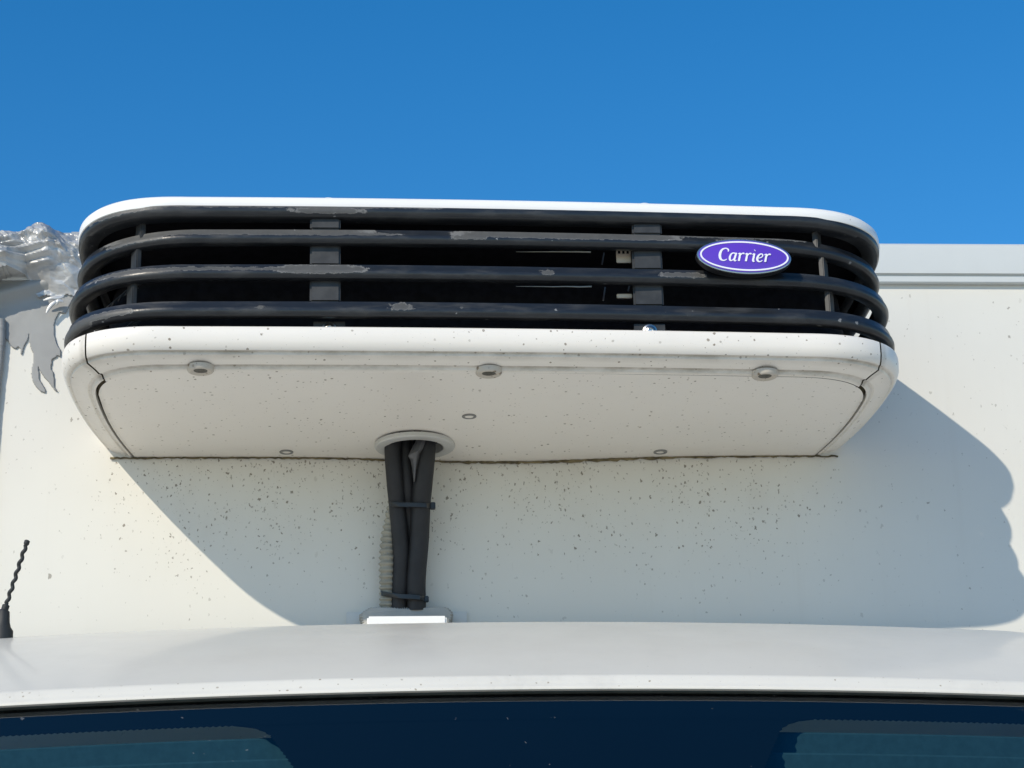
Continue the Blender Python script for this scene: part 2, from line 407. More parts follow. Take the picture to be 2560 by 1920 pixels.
for k in range(9):                        # ribbed sun blind folded behind the glass
    s0 = 0.040+0.050*k
    hl.grid([[gp(u, s0, 0.050) for u in us], [gp(u, s0+0.024, 0.022) for u in us], [gp(u, s0+0.028, 0.022) for u in us], [gp(u, s0+0.050, 0.050) for u in us]])
hl.build('sun_blind', simple('blind_cloth', (0.060, 0.115, 0.145), 0.9, var=0.1, vscale=90), truck, ang=20)
# rest of the cab, mostly below the picture
MAT['cab'] = simple('cab_white', (0.66, 0.68, 0.68), 0.3, coat=0.6)
for sx in (-1, 1):
    m = MB(); X = TX+sx*0.955
    prof = [(0.0, 0.55), (0.0, RP[0][1]-0.10)] + [(yy, zz-0.10) for yy, zz in RP[::8]] + [(GY-1.12*cos(GA)+0.1, GZ-1.12*sin(GA)-0.02), (-2.35, 1.12), (-2.42, 0.55)]
    b0 = len(m.v); m.v += [(X, y, z) for y, z in prof]; m.f.append(tuple(range(b0, b0+len(prof))))
    m.build('cab_side', MAT['cab'], truck, smooth=False)
gy, gz = gp(0, 1.15)[1], gp(0, 1.15)[2]
m = MB(); m.grid([[(TX+u, y+0.08*u*u, z) for u in us] for y, z in ((gy+0.02, gz), (gy-0.10, gz-0.02), (gy-0.45, gz-0.16), (-2.33, 1.08), (-2.42, 0.9), (-2.42, 0.55), (-2.3, 0.5))])
m.build('bonnet', MAT['cab'], truck, ang=60)
wh = MB(); hub = MB()
for (wx, wy) in ((TX-0.88, -1.75), (TX+0.88, -1.75), (TX-0.9, 3.0), (TX+0.9, 3.0)):
    t = MB(); n = 28
    prof = [(0.20, -0.10), (0.34, -0.11), (0.365, -0.08), (0.365, 0.08), (0.34, 0.11), (0.20, 0.10)]
    t.grid([[(wx+h, wy+r_*cos(2*pi*k/n), 0.365+r_*sin(2*pi*k/n)) for k in range(n)] for r_, h in prof], True)
    w = t.build('wheel', MAT['rubber'], truck)
    t = MB(); t.grid([[(wx+h, wy+r_*cos(2*pi*k/n), 0.365+r_*sin(2*pi*k/n)) for k in range(n)] for r_, h in ((0.03, -0.07), (0.19, -0.06), (0.20, -0.09), (0.20, 0.09), (0.19, 0.06), (0.03, 0.07))], True)
    t.build('rim', MAT['steel'], w)
m = MB(); m.box((TX, 1.0, 0.72), (0.9, 6.2, 0.16)); m.build('chassis', MAT['black'], truck, smooth=False)

# antenna on the left of the roof
ap = at(6, 1578, -0.33)
ab = MB(); tipb = at(4, 1545, -0.34)
ab.lathe([(0.017, -0.02), (0.0165, 0.0), (0.0125, 0.006), (0.0105, 0.014), (0.0095, 0.03), (0.006, 0.034)], ap, n=18)
p0, p1 = ap + Vector((0, 0, 0.028)), at(69, 1350, -0.34)
wp = MB(); n = 90; pts = [p0.lerp(p1, i/n) for i in range(n+1)]
rad = [0.0058 if i/n < 0.12 else 0.0031 for i in range(n+1)]
for i in range(n+1):
    if i/n > 0.94: rad[i] = 0.0046
rad[-1] = 0.002
ax = (p1-p0).normalized(); e1 = ax.cross(Vector((0, 1, 0))).normalized(); e2 = ax.cross(e1)
pp = [p + (e1*cos(i*0.52)+e2*sin(i*0.52))*(0.0013 if 0.14 < i/n < 0.93 else 0) for i, p in enumerate(pts)]
wp.tube(pp, rad, 8)
ant = wp.build('antenna', MAT['rubber'], truck, ang=80); ant['label'] = 'black spiral whip antenna at the left end of the cab roof'
ab.build('antenna_base', MAT['rubber'], ant, ang=40)

# ------------------------------------------------------------------ the cooling unit
unit = empty('refrigeration_unit', (XC, 0, ZU), 'white cooling unit with black slatted grille and violet oval badge above the cab', 'cooling unit')
KS = 0.042
def sk(u, y): return y*(1 - KS*u/0.68)

class Plan:
    """half-round outline in plan: sides, rounded front corners, slightly bowed front"""
    def __init__(s, hw, d, rx, ry, ne, bow=0.006, rear=0.028):
        s.hw, s.d, s.rx, s.ry, s.ne, s.bow, s.rear = hw, d, rx, ry, ne, bow, rear
    def side(s, n=40):                    # right half from front centre to the rear: (u, y)
        out = []
        x0 = s.hw - s.rx
        for i in range(18):
            u = x0*i/18; out.append((u, -(s.d + s.bow*(1-(u/x0)**2))))
        for i in range(n+1):
            a = pi/2*i/n; cx = sin(a)**(2/s.ne); cy = cos(a)**(2/s.ne) if i < n else 0
            out.append((x0+s.rx*cx, -(s.d-s.ry) - s.ry*cy))
        y1 = -(s.d-s.ry)
        for i in range(1, 9):
            t = i/8; out.append((s.hw - s.rear*t*t, y1*(1-t)))
        return out
    def full(s):
        h = s.side(); return [(-u, y) for u, y in reversed(h)] + h[1:]
def P(hw, d, inset=0.0, rx=0.19, ry=0.165, ne=2.7, bow=0.006):
    return Plan(hw-inset, d-inset, max(0.05, rx-inset*0.6), max(0.05, ry-inset*0.6), ne, bow)

HW, D, SP = 0.687, 0.443, 0.05             # half width, depth, rise of the underside towards the front
PAN = [(0.026, 0.044), (0.010, 0.0535), (0.005, 0.0545), (0.0012, 0.0515), (0.0, 0.046), (0.0005, 0.030), (0.004, 0.0205), (0.008, 0.0165), (0.0122, 0.0172), (0.0138, 0.0166), (0.0150, 0.0120), (0.030, 0.0080), (0.0395, 0.0058), (0.0425, 0.0072), (0.0450, 0.0066), (0.0480, 0.0014), (0.053, 0.0003), (0.055, 0.0)]
SEAM = [0.634]*9 + [0.634, 0.633, 0.623, 0.618, 0.616, 0.614, 0.612, 0.611, 0.610]
GAP = 0.0026
def cut_main(pl, su, n=120):
    """resample the front part |u| <= su"""
    h = pl.side(80); out = []
    us_ = [su*(1-(1-i/(n/2))**1.0) for i in range(n//2+1)]
    def yof(u):
        for (a, ya), (b_, yb) in zip(h, h[1:]):
            if a <= u <= b_ + 1e-9 and b_ > a: return ya + (yb-ya)*(u-a)/(b_-a)
        return h[-1][1]
    half = [(u, yof(u)) for u in us_]
    return [(-u, y) for u, y in reversed(half)] + half[1:]
def cut_cap(pl, su, n=56):
    h = pl.side(80); k = 0
    while h[k+1][0] < su: k += 1
    (a, ya), (b_, yb) = h[k], h[k+1]
    poly = [(su, ya + (yb-ya)*(su-a)/max(1e-9, b_-a))] + h[k+1:]
    L = [0]
    for p, q in zip(poly, poly[1:]): L.append(L[-1]+math.hypot(q[0]-p[0], q[1]-p[1]))
    out = []
    for i in range(n+1):
        t = L[-1]*i/n; j = 0
        while j < len(L)-2 and L[j+1] < t: j += 1
        f = (t-L[j])/max(1e-9, L[j+1]-L[j]); out.append((poly[j][0]+(poly[j+1][0]-poly[j][0])*f, poly[j][1]+(poly[j+1][1]-poly[j][1])*f))
    return out
# main pan: lip, front strip, crease and the flat underside with the cable hole
HC = at(1037, 1107, 0).x - XC             # cable hole centre
q = at(1037, 1107, -0.075); HU, HY, HR = q.x - XC, -0.076, 0.061
GRIME = [0, 0, 0, 0, 0, 0, 0.0, 0.12, 0.75, 0.85, 0.45, 0.02, 0.08, 0.75, 0.9, 0.55, 0.12, 0.05]
m = MB(); rows = []; puv = []
for (ins, z), su in zip(PAN, SEAM):
    rows.append([(u, sk(u, y), z - SP*y) for u, y in cut_main(P(HW, D, ins), su)])
for r_, g_ in zip(rows, GRIME): puv += [(p[0], g_) for p in r_]
m.grid(rows)
def sag(u, y): return -0.010*exp(-((u-0.04)/0.24)**2)*max(0, 1+y/0.30)**1.5 - SP*y
flat = P(HW, D, 0.055)
fh = flat.full()
NU, NV = 150, 60
hwf = HW-0.055-0.0012
def yflat(u):
    h = flat.side(80); u = abs(u)
    for (a, ya), (b_, yb) in zip(h, h[1:]):
        if a <= u <= b_ + 1e-9 and b_ > a: return ya + (yb-ya)*(u-a)/(b_-a)
    return -(flat.d-flat.ry)
bi = len(m.v)
ug = [ (hwf*(1 if i > 0 else 1))*sin(pi/2*(-1+2*i/NU)) for i in range(NU+1)]
for u in ug:
    y0 = sk(u, yflat(u))
    for k in range(NV+1):
        t = k/NV; y = y0*(1-t) - 0.002*t
        # sides of the flat panel draw in slightly towards the wall
        y1 = -(flat.d-flat.ry); tt = clamp(1 - y/y1) if y > y1 else 0.0
        uu = u*(flat.hw - flat.rear*tt*tt - 0.0016)/flat.hw
        edge_ = clamp((abs(u)/hwf-0.985)/0.015)*0.5
        m.v.append((uu, y, sag(u, y))); puv.append((uu, max(0.85*clamp(1+y/0.016)**1.5, edge_, 0.22*clamp(1+y/0.07))))
for i in range(NU):
    for k in range(NV):
        q4 = [bi+i*(NV+1)+k, bi+(i+1)*(NV+1)+k, bi+(i+1)*(NV+1)+k+1, bi+i*(NV+1)+k+1]
        cx = sum(m.v[j][0] for j in q4)/4; cy = sum(m.v[j][1] for j in q4)/4
        if math.hypot(cx-HU, cy-HY) > HR: m.f.append(tuple(q4))
m.build('drip_pan', MAT['pan'], unit, ang=28, uv=puv)
for sx in (1, -1):
    c = MB(); rows = []; cuv = []
    CP = PAN[:-2] + [(0.0515, 0.002), (0.0528, 0.008)]
    for (ins, z), su in zip(CP, SEAM):
        rows.append([(sx*u, sk(sx*u, y), z - SP*y) for u, y in cut_cap(P(HW, D, ins), su+GAP)])
    for r_, g_ in zip(rows, GRIME): cuv += [(p[0], g_*0.5 + (0.5 if k_ < 2 else 0)) for k_, p in enumerate(r_)]
    c.grid(rows); c.build('end_cap', MAT['pan'], unit, ang=28, uv=cuv)
# added liner, coloured dark so the open joints read as shaded gaps
t = MB(); rows = []
for ins, z in ((0.006, 0.046), (0.008, 0.032), (0.03, 0.020), (0.05, 0.014), (0.06, 0.0075)):
    rows.append([(u, sk(u, y), z - SP*y) for u, y in P(HW, D, ins).full()])
t.grid(rows); t.build('dark_liner', simple('joint_dark', (0.10, 0.08, 0.045), 0.9), unit)
s_ = MB(); s_.tube([(u, -0.0035, sag(u, -0.003) - 0.0012 + random.uniform(-0.0012, 0.0012)) for u in [-0.645+1.29*i/220 for i in range(221)]],
                   [0.0013+random.random()*0.0009 + (0.0020*random.random() if 106 < i < 168 else 0) for i in range(221)], 6)
s_.build('sealant_bead', MAT['seal'], unit)

# cable hole ring
gr = MB(); zz = sag(HU, HY)-0.0005
gr.lathe([(HR+0.0085, zz+0.002), (HR+0.0085, zz-0.004), (HR+0.0065, zz-0.0062), (HR-0.008, zz-0.0075), (HR-0.0115, zz-0.006), (HR-0.012, zz+0.012)], (HU, HY, 0), n=48, capend=False)
gring = gr.build('cable_grommet', MAT['grommet'], unit, ang=30)
gi = MB(); gi.lathe([(HR+0.0005, zz+0.001), (HR-0.003, 0.05), (0.001, 0.052)], (HU, HY, 0), n=32); gi.build('grommet_throat', MAT['inside'], gring)

# domed bosses on the crease and flat plugs in the pan
for (px, py) in ((503, 925), (1222, 931), (1915, 931)):
    u = at(px, py, -0.394).x - XC; y = sk(u, -0.394)
    bm_ = MB(); n = 26
    bm_.lathe([(0.0222, 0.006), (0.0212, -0.0004), (0.0196, -0.0026), (0.0178, -0.0034), (0.0160, -0.0031), (0.0108, -0.0008)], (u, y, -0.0004 - SP*y), n=n, capend=False)
    bo = bm_.build('bolt_boss', MAT['boss'], unit, ang=50)
    bh = MB(); bh.lathe([(0.0110, -0.0009), (0.0085, -0.0004), (0.005, -0.0012), (0.004, -0.0004)], (u, y, -0.0004 - SP*y), n=20); bh.build('hole_shade', MAT['bosshole'], bo)  # dark disc: the shade deep in the hole, put into its colour
for (px, py, Y) in ((1173, 1046, -0.205), (716, 1131, -0.030), (1651, 1133, -0.030)):
    w_ = at(px, py, Y); u = w_.x - XC; zs = sag(u, Y)
    # put the plug where the sight line meets the underside
    pm = MB(); pm.lathe([(0.0125, 0.001), (0.0120, -0.0012), (0.0085, -0.0016), (0.0075, 0.0002), (0.004, 0.0004)], (u, Y, zs), n=24); pm.build('pan_plug', MAT['plug'], unit, ang=30)

# lid
def zrow(py, Y): return at(1200, py, Y).z - ZU      # height seen at a row of the front, at depth Y
LH, LD = 0.668, 0.458
LZ = zrow(528, -LD-0.006)
LS = 0.11                                # the lid falls towards the wall
LID = [(0.020, 0.001), (0.004, -0.001), (0.0, 0.001), (-0.001, 0.006), (0.0, 0.016), (0.004, 0.021), (0.012, 0.0245), (0.05, 0.0285), (0.12, 0.032), (0.22, 0.034), (0.3, 0.0345)]
m = MB(); rows = []
for ins, z in LID:
    rows.append([(u, sk(u, y), LZ+z-LS*(y+LD)) for u, y in Plan(LH-ins*0.9, LD-ins, max(0.05, 0.19-ins*0.4), max(0.04, 0.165-ins*0.4), 2.6, 0.006, 0.02).full()])
bb = m.grid(rows); nl = len(rows[0]); m.cap([bb+(len(rows)-1)*nl+k for k in range(nl)])
lid = m.build('lid', MAT['lid'], unit, ang=40)
for px in (822, 1215, 1607):
    w_ = at(px, 494, -0.42); u = w_.x-XC
    sm = MB(); sm.lathe([(0.016, -0.004), (0.0155, 0.002), (0.013, 0.0054), (0.006, 0.007)], (u, sk(u, -0.432), LZ+0.0225), n=20); sm.build('lid_screw', MAT['lid'], lid, ang=50)

# grille: top rail and bars follow the outline; upper bars stand a little further back
def sweep(hw, d, z, prof, mat, name, parent=unit, sl=0.0, rx=0.23, ry=0.175, ne=2.1, bow=0.008):
    rows = []; uv = []
    pl = Plan(hw, d, rx, ry, ne, bow, 0.02).full()
    n = len(pl)
    for i, (u, y) in enumerate(pl):
        a, b_ = pl[max(0, i-1)], pl[min(n-1, i+1)]
        tx, ty = b_[0]-a[0], b_[1]-a[1]; L = math.hypot(tx, ty); nx, ny = ty/L, -tx/L   # outward
        row = []
        for j, (o, h) in enumerate(prof):
            X = u+nx*o; Y = y+ny*o
            row.append((X, sk(X, Y), z+h-sl*(Y+d))); uv.append((u, j/(len(prof)-1)))
        rows.append(row)
    m = MB(); m.grid(rows); np_ = len(prof)
    m.cap(list(range(np_))); m.cap([len(m.v)-np_+k for k in range(np_)])
    return obj(name, m.v, m.f, mat, parent, ang=40, uv=uv)
def barprof(h, t, nose=0.004):            # outward offset, height: bevelled upper face, round nose, undercut below
    return [(-t, h*0.42), (-t*0.55, h*0.47), (-t*0.22, h*0.40), (-0.0035, h*0.16), (-0.0012, h*0.02), (0, -h*0.10), (-0.0002, -h*0.25), (-0.0015, -h*0.38), (-0.004, -h*0.47), (-0.008, -h*0.5), (-t*0.7, -h*0.44), (-t, -h*0.3)]
def U(px, Y=-0.45): return at(px, 650, Y).x - XC
bars = [
    # half width, depth, centre height, bar height
    ('A', 0.672, 0.452, 591, 0.0268, 0.09, [(U(1420), 0.28, 0.19, 0.16), (U(1180), 0.42, 0.03, 0.12), (U(590), 0.22, 0.22, 0.15), (U(1800), 0.12, 0.17, 0.10), (U(1845), 0.32, 0.03, 0.08), (U(330), 0.40, 0.05, 0.11), (U(800), 0.34, 0.13, 0.07)]),
    ('B', 0.683, 0.447, 678, 0.0268, 0.075, [(U(800), 0.36, 0.075, 0.19), (U(560), 0.33, 0.15, 0.07), (U(400), 0.36, 0.10, 0.09), (U(1370), 0.38, 0.008, 0.12), (U(1703), 0.38, 0.037, 0.13), (U(300), 0.30, 0.06, 0.07)]),
    ('C', 0.688, 0.441, 771, 0.0285, 0.06, [(U(1003), 0.36, 0.018, 0.15), (U(230), 0.45, 0.07, 0.14), (U(650), 0.36, 0.006, 0.07), (U(180), 0.6, 0.03, 0.2), (U(1155), 0.36, 0.004, 0.06)]),
]
for i, (nm, hw, d, py, h, sl_, pt) in enumerate(bars):
    sweep(hw, d, zrow(py, -d-0.008), barprof(h, 0.026), bar_material(pt, 3.7*i+1.3), 'grille_bar', sl=sl_, ne=2.1+0.2*i)
sweep(0.668, 0.461, zrow(536, -0.467), [(-0.03, 0.012), (-0.004, 0.0118), (-0.001, 0.010), (0, 0.004), (-0.001, -0.002), (-0.004, -0.0055), (-0.012, -0.0065), (-0.03, -0.004)],
      bar_material([(U(640), 0.30, 0.30, 0.05), (U(820), 0.45, 0.06, 0.12), (U(290), 0.35, 0.05, 0.12)], 9.1), 'grille_rail', rx=0.20, ry=0.165, ne=2.5, bow=0.006, sl=0.105)
sweep(0.676, 0.428, 0.071, [(-0.03, 0.004), (-0.006, 0.004), (-0.004, 0.0), (-0.006, -0.006), (-0.03, -0.006)], MAT['black'], 'grille_sill', sl=0.05)
# wide uprights behind the bars
for px in (813, 1622):
    uu = U(px); w_ = 0.0485
    for (z0, z1, dd, sub) in ((zrow(576, -0.448), zrow(541, -0.448), 0.454, 0), (zrow(662, -0.440), zrow(606, -0.440), 0.446, 1), (zrow(753, -0.435), zrow(694, -0.435), 0.441, 2)):
        m = MB(); m.box((uu, sk(uu, -(dd-0.0105 if sub else dd-0.006)), (z0+z1)/2), (w_, 0.012, z1-z0+0.010), 0.003)
        m.build('grille_upright', MAT['post'], unit, ang=40)
# thin fins at the corners
def on_plan(pl, frac_u, sgn):
    h = pl.side(80)
    for (a, ya), (b_, yb) in zip(h, h[1:]):
        if a <= frac_u <= b_: return sgn*frac_u, ya + (yb-ya)*(frac_u-a)/(b_-a)
    return sgn*h[-1][0], h[-1][1]
for sgn, uvals in ((-1, (0.556, 0.562, 0.567)), (1, (0.540, 0.549, 0.556))):
    for (z0, z1, dd, hw), fu_ in zip(((zrow(576, -0.448)-0.012, zrow(541, -0.448)-0.010, 0.453, 0.668), (zrow(662, -0.440)-0.010, zrow(606, -0.440)-0.010, 0.449, 0.672), (zrow(753, -0.435)-0.008, zrow(694, -0.435)-0.008, 0.443, 0.680)), uvals):
        u, y = on_plan(Plan(hw-0.010, dd-0.010, 0.22, 0.17, 2.1, 0.006), fu_, sgn)
        m = MB(); m.box((0, 0, 0), (0.0085, 0.022, z1-z0+0.012), 0.0015)
        a = -sgn*0.55
        vv = [(u + x*cos(a) - yy*sin(a), sk(u, y) + x*sin(a) + yy*cos(a), (z0+z1)/2+zz_) for x, yy, zz_ in m.v]
        obj('grille_fin', vv, m.f, MAT['post'], unit, ang=40)
# inner housing: black box with condenser face and cowl ribs
def lidz(y): return LZ - 0.004 - LS*(y+LD)
m = MB(); rows = []
for ins, z in ((0.040, 0.030), (0.042, 0.060), (0.055, None)):
    rows.append([(u, sk(u, y), lidz(y) if z is None else z) for u, y in Plan(HW-ins, D-0.175-ins*0.3, 0.15, 0.11, 2.2, 0.0, 0.015).full()])
m.grid(rows); m.build('inner_housing', MAT['inside'], unit)
m = MB(); pr = [(u, sk(u, y), lidz(y)+0.005) for u, y in Plan(0.668, 0.452, 0.19, 0.16, 2.5, 0, 0.02).full()]
m.v += pr; m.f.append(tuple(range(len(pr)))); m.build('lid_light_stop', MAT['inside'], unit, smooth=False)  # unseen sheet added under the lid to keep light from leaking in
m = MB(); m.grid([[(u, sk(u, y), 0.044-SP*y) for u, y in P(HW, D, 0.024).full()], [(u*0.82, sk(u, y*0.7), 0.056) for u, y in P(HW, D, 0.024).full()]])
m.build('bottom_baffle', MAT['inside'], unit)
for k in range(4):                        # curved fan-cowl ribs seen in the left corner
    for zc in (0.175, 0.110):
        pts = [(-0.628+0.014*k+0.060*t, sk(-0.5, -0.285-0.018*k-0.040*t**0.7), zc-0.018+0.004*k+0.030*t**0.6) for t in [i/10 for i in range(11)]]
        m = MB(); m.tube(pts, 0.0014, 6); m.build('cowl_rib', MAT['post'], unit)
# things inside, right of the middle: slotted bracket, fittings, thin pipes
def inpt(px, py, Y): w_ = at(px, py, Y); return Vector((w_.x-XC, w_.y, w_.z-ZU))
c = inpt(1559, 646, -0.412); m = MB(); m.box(c, (0.024, 0.004, 0.016), 0.001)
for k in range(4): m.box((c.x-0.0105+0.007*k, c.y, c.z+0.013), (0.0028, 0.004, 0.012))
m.build('slotted_bracket', MAT['brass'], unit)
c = inpt(1561, 741, -0.408); m = MB(); m.box(c, (0.025, 0.006, 0.007), 0.001); m.build('pipe_fitting', MAT['brass'], unit)
for (a, b_) in (((1510, 632), (1505, 662)), ((1513, 718), (1508, 752)), ((1573, 715), (1570, 728))):
    m = MB(); m.tube([inpt(*a, -0.375), inpt(*b_, -0.375)], 0.0014, 6); m.build('inner_wire', MAT['scrap'], unit)
for (a, b_) in (((1290, 629), (1477, 630)), ((1290, 716), (1479, 717))):
    m = MB(); m.tube([inpt(*a, -0.372).lerp(inpt(*b_, -0.372), t/6) + Vector((0, 0, random.uniform(-.0004, .0004))) for t in range(7)], [0.0003, 0.0005, 0.0007, 0.0009, 0.0010, 0.0013, 0.0014], 6); m.build('copper_pipe', MAT['brass'], unit)
# bracket plates with washers and screws behind the lip
for px, py in ((823, 822), (1625, 828)):
    c = inpt(px, py, -0.430)
    m = MB(); m.box((c.x, c.y+0.004, c.z+0.000), (0.050, 0.003, 0.026)); br = m.build('lip_bracket', MAT['post'], unit, smooth=False)
    m = MB(); m.lathe([(0.0115, 0.002), (0.0115, -0.001), (0.0085, -0.002), (0.0085, -0.0005)], c, 'y', 24, False); m.build('washer', MAT['steel'], br, ang=40)
    m = MB(); m.lathe([(0.0075, 0.0), (0.0070, -0.004), (0.004, -0.0055), (0.0035, -0.003)], c, 'y', 16); m.build('screw', MAT['steel'], br, ang=40)
# lighter tab at the left joint, tongue at the right end
c = inpt(211, 838, -0.352); m = MB(); m.box((c.x, c.y, c.z), (0.013, 0.02, 0.018), 0.002)
tb = m.build('corner_tab', MAT['flange'], unit)
a = [inpt(2062, 863, -0.415), inpt(2145, 856, -0.385), inpt(2150, 843, -0.385), inpt(2138, 842, -0.39)]
m = MB(); m.v += [tuple(p) for p in a] + [tuple(p+Vector((0, 0.004, 0.0))) for p in a]
m.f += [(0, 1, 2, 3), (7, 6, 5, 4)] + [(i, (i+1) % 4, 4+(i+1) % 4, 4+i) for i in range(4)]
m.build('side_tongue', MAT['post'], unit, smooth=False)

# oval badge
bc = inpt(1860, 643, -0.462); BT = radians(5.5)
def badge_pt(x, z, o):                    # badge plane turns with the bowed grille
    return (bc.x + x*cos(BT) - o*sin(BT)*-1*0, sk(bc.x, 0) + bc.y + x*sin(BT) - o, bc.z + z)
def ell(a, b_, o, n=64): return [badge_pt(a*cos(2*pi*k/n), b_*sin(2*pi*k/n), o) for k in range(n)]
A, B = 0.0765, 0.0285
m = MB(); m.grid([ell(A*0.9, B*0.85, -0.030), ell(A+0.0022, B+0.0022, -0.012), ell(A+0.0022, B+0.0022, -0.002), ell(A+0.002, B+0.002, 0.0005)], True); m.cap(range(3*64, 4*64))
bad = m.build('badge', MAT['black'], unit, ang=40)
m = MB(); m.grid([ell(A+0.0016, B+0.0016, 0.0), ell(A+0.0012, B+0.0012, 0.0028), ell(A-0.0008, B-0.0008, 0.0032)], True); m.cap(range(2*64, 3*64)); m.build('badge_bezel', MAT['chrome'], bad, ang=40)
m = MB(); m.grid([ell(A-0.001, B-0.001, 0.0025), ell(A-0.0012, B-0.0012, 0.0040), ell(A-0.003, B-0.003, 0.0045)], True); m.cap(range(2*64, 3*64)); m.build('badge_face', MAT['badge'], bad, ang=60)
m = MB(); m.grid([ell(A-0.0032, B-0.0030, 0.0046), ell(A-0.0032, B-0.0030, 0.0052), ell(A-0.0060, B-0.0056, 0.0052), ell(A-0.0060, B-0.0056, 0.0046)], True); m.build('badge_ring', MAT['white_print'], bad, ang=30)
# lettering: bold slanted serif strokes
LET = {
 'C': ([[(1.02, 1.12, .10), (1.02, 1.30, .17), (.86, 1.46, .15), (.62, 1.50, .14), (.32, 1.36, .24), (.14, 1.02, .31), (.12, .60, .32), (.26, .20, .26), (.52, .03, .15), (.78, .05, .13), (.98, .20, .10)]], 1.18),
 'a': ([[(.72, .88, .12), (.50, .98, .14), (.24, .84, .20), (.12, .48, .25), (.18, .14, .22), (.34, .03, .14), (.54, .18, .11), (.70, .50, .10)], [(.80, 1.0, .22), (.72, .5, .25), (.68, .16, .24), (.80, .02, .14), (.94, .12, .08)]], 1.0),
 'r': ([[(.0, .86, .08), (.16, .96, .12), (.24, .97, .20)], [(.26, .98, .22), (.24, .5, .25), (.22, .02, .26)], [(.26, .60, .09), (.40, .86, .13), (.54, .98, .15), (.66, .96, .20), (.68, .88, .18)]], 0.82),
 'i': ([[(.02, .86, .08), (.16, .96, .12), (.24, .97, .20)], [(.26, .98, .23), (.23, .5, .25), (.21, .15, .24), (.30, .02, .14), (.42, .10, .08)], [(.24, 1.36, .25), (.28, 1.40, .25)]], 0.56),
 'e': ([[(.14, .44, .10), (.44, .50, .11), (.66, .66, .13), (.68, .86, .15), (.52, .98, .13), (.30, .88, .20), (.13, .58, .27), (.14, .24, .26), (.32, .04, .17), (.54, .05, .13), (.74, .20, .09)]], 0.86),
}
text = 'Carrier'; SC = 0.0142; tw = sum(LET[ch][1] for ch in text)
xcur = -tw/2 + 0.02; m = MB(); lay = 0
for ch in text:
    for st in LET[ch][0]:
        p3 = smooth_pts([Vector((x, z, w_)) for x, z, w_ in st], 6); rows = []
        for i, p in enumerate(p3):
            d_ = (p3[min(i+1, len(p3)-1)] - p3[max(i-1, 0)]); d_ = Vector((d_.x, d_.y)).normalized(); nx, nz = -d_.y, d_.x
            row = []
            for sgn, o in ((-1, 0.0044), (-1, 0.0052), (1, 0.0052), (1, 0.0044)):
                X = p.x + sgn*nx*p.z/2*0.92; Z = p.y + sgn*nz*p.z/2*0.92
                X = xcur + X + 0.20*(Z-0.5)
                row.append(badge_pt(X*SC, (Z-0.66)*SC, o + lay*0.00006))
            rows.append(row)
        m.grid(rows, True); m.cap([len(m.v)-4*len(rows)+k for k in range(4)]); m.cap([len(m.v)-4+k for k in range(4)])
        lay += 1
    xcur += LET[ch][1]
m.build('badge_lettering', MAT['white_print'], bad, smooth=False)

# ------------------------------------------------------------------ cables under the unit
cab = empty('cable_bundle', at(1030, 1500, -0.05), 'bundle of black insulated pipes tied together, hanging from the hole under the cooling unit', 'cables')
co_ = Vector(cab.location)
def wp_(px, py, Y): return at(px, py, Y) - co_
for pts, r_ in (([(990, 1060, -0.085), (982, 1120, -0.085), (987, 1200, -0.075), (993, 1265, -0.06), (1003, 1380, -0.045), (1001, 1450, -0.035), (998, 1525, -0.026)], 0.0145),
                ([(1018, 1060, -0.07), (1013, 1120, -0.07), (1018, 1200, -0.065), (1022, 1265, -0.050), (1030, 1350, -0.035), (1030, 1450, -0.024), (1020, 1525, -0.018)], 0.0135),
                ([(1062, 1060, -0.085), (1065, 1120, -0.085), (1058, 1200, -0.080), (1052, 1265, -0.066), (1048, 1350, -0.052), (1040, 1450, -0.040), (1041, 1525, -0.030)], 0.0168)):
    m = MB(); m.tube(smooth_pts([wp_(*p) for p in pts], 8), r_, 16); m.build('insulated_pipe', MAT['foam'], cab)
hp = smooth_pts([wp_(*p) for p in [(996, 1225, -0.035), (984, 1290, -0.035), (972, 1350, -0.035), (968, 1410, -0.035), (969, 1470, -0.026), (969, 1525, -0.020)]], 30)
m = MB(); m.tube(hp, [0.0132 + 0.0019*cos(i*2*pi/7.5) for i in range(len(hp))], 16); m.build('corrugated_hose', MAT['hose'], cab, ang=80)
# torn tape flap hanging in the hole
fl = [[(1046, 1075), (1070, 1075)], [(1040, 1100), (1066, 1098)], [(1020, 1140), (1058, 1120)], [(1026, 1150), (1050, 1135)], [(1030, 1172), (1044, 1165)], [(1034, 1205), (1038, 1205)]]
m = MB(); yy = [-0.096, -0.100, -0.106, -0.100, -0.094, -0.088]
m.grid([[wp_(p[0]+(q_[0]-p[0])*t, p[1]+(q_[1]-p[1])*t, y - 0.006*sin(pi*t)) for t in (0, .33, .66, 1)] for (p, q_), y in zip(fl, yy)])
o = m.build('tape_flap', MAT['scrap'], cab); sd = o.modifiers.new('thickness', 'SOLIDIFY'); sd.thickness = 0.0006
def tie(pts, head, hpos):
    m = MB(); n = len(pts); rows = []
    for (px, py, Y) in pts:
        p = wp_(px, py, Y); rows.append([p+Vector((0, 0, 0.0042)), p+Vector((0, -0.0012, 0.0036)), p+Vector((0, -0.0012, -0.0036)), p+Vector((0, 0, -0.0042)), p+Vector((0, 0.002, 0))])
    m.grid(rows, True); m.cap(range(5)); m.cap([len(m.v)-5+k for k in range(5)])
    t_ = m.build('cable_tie', MAT['tie'], cab, ang=50)
    m = MB(); p = wp_(*hpos); m.box(p, head, 0.0012); m.build('tie_head', MAT['tie'], t_)
tie([(972, 1256, -0.04), (975, 1259, -0.070), (985, 1261, -0.079), (1000, 1262, -0.080), (1025, 1262, -0.083), (1050, 1263, -0.086), (1066, 1264, -0.085), (1074, 1264, -0.075), (1078, 1264, -0.05)], (0.009, 0.010, 0.012), (1082, 1265, -0.064))
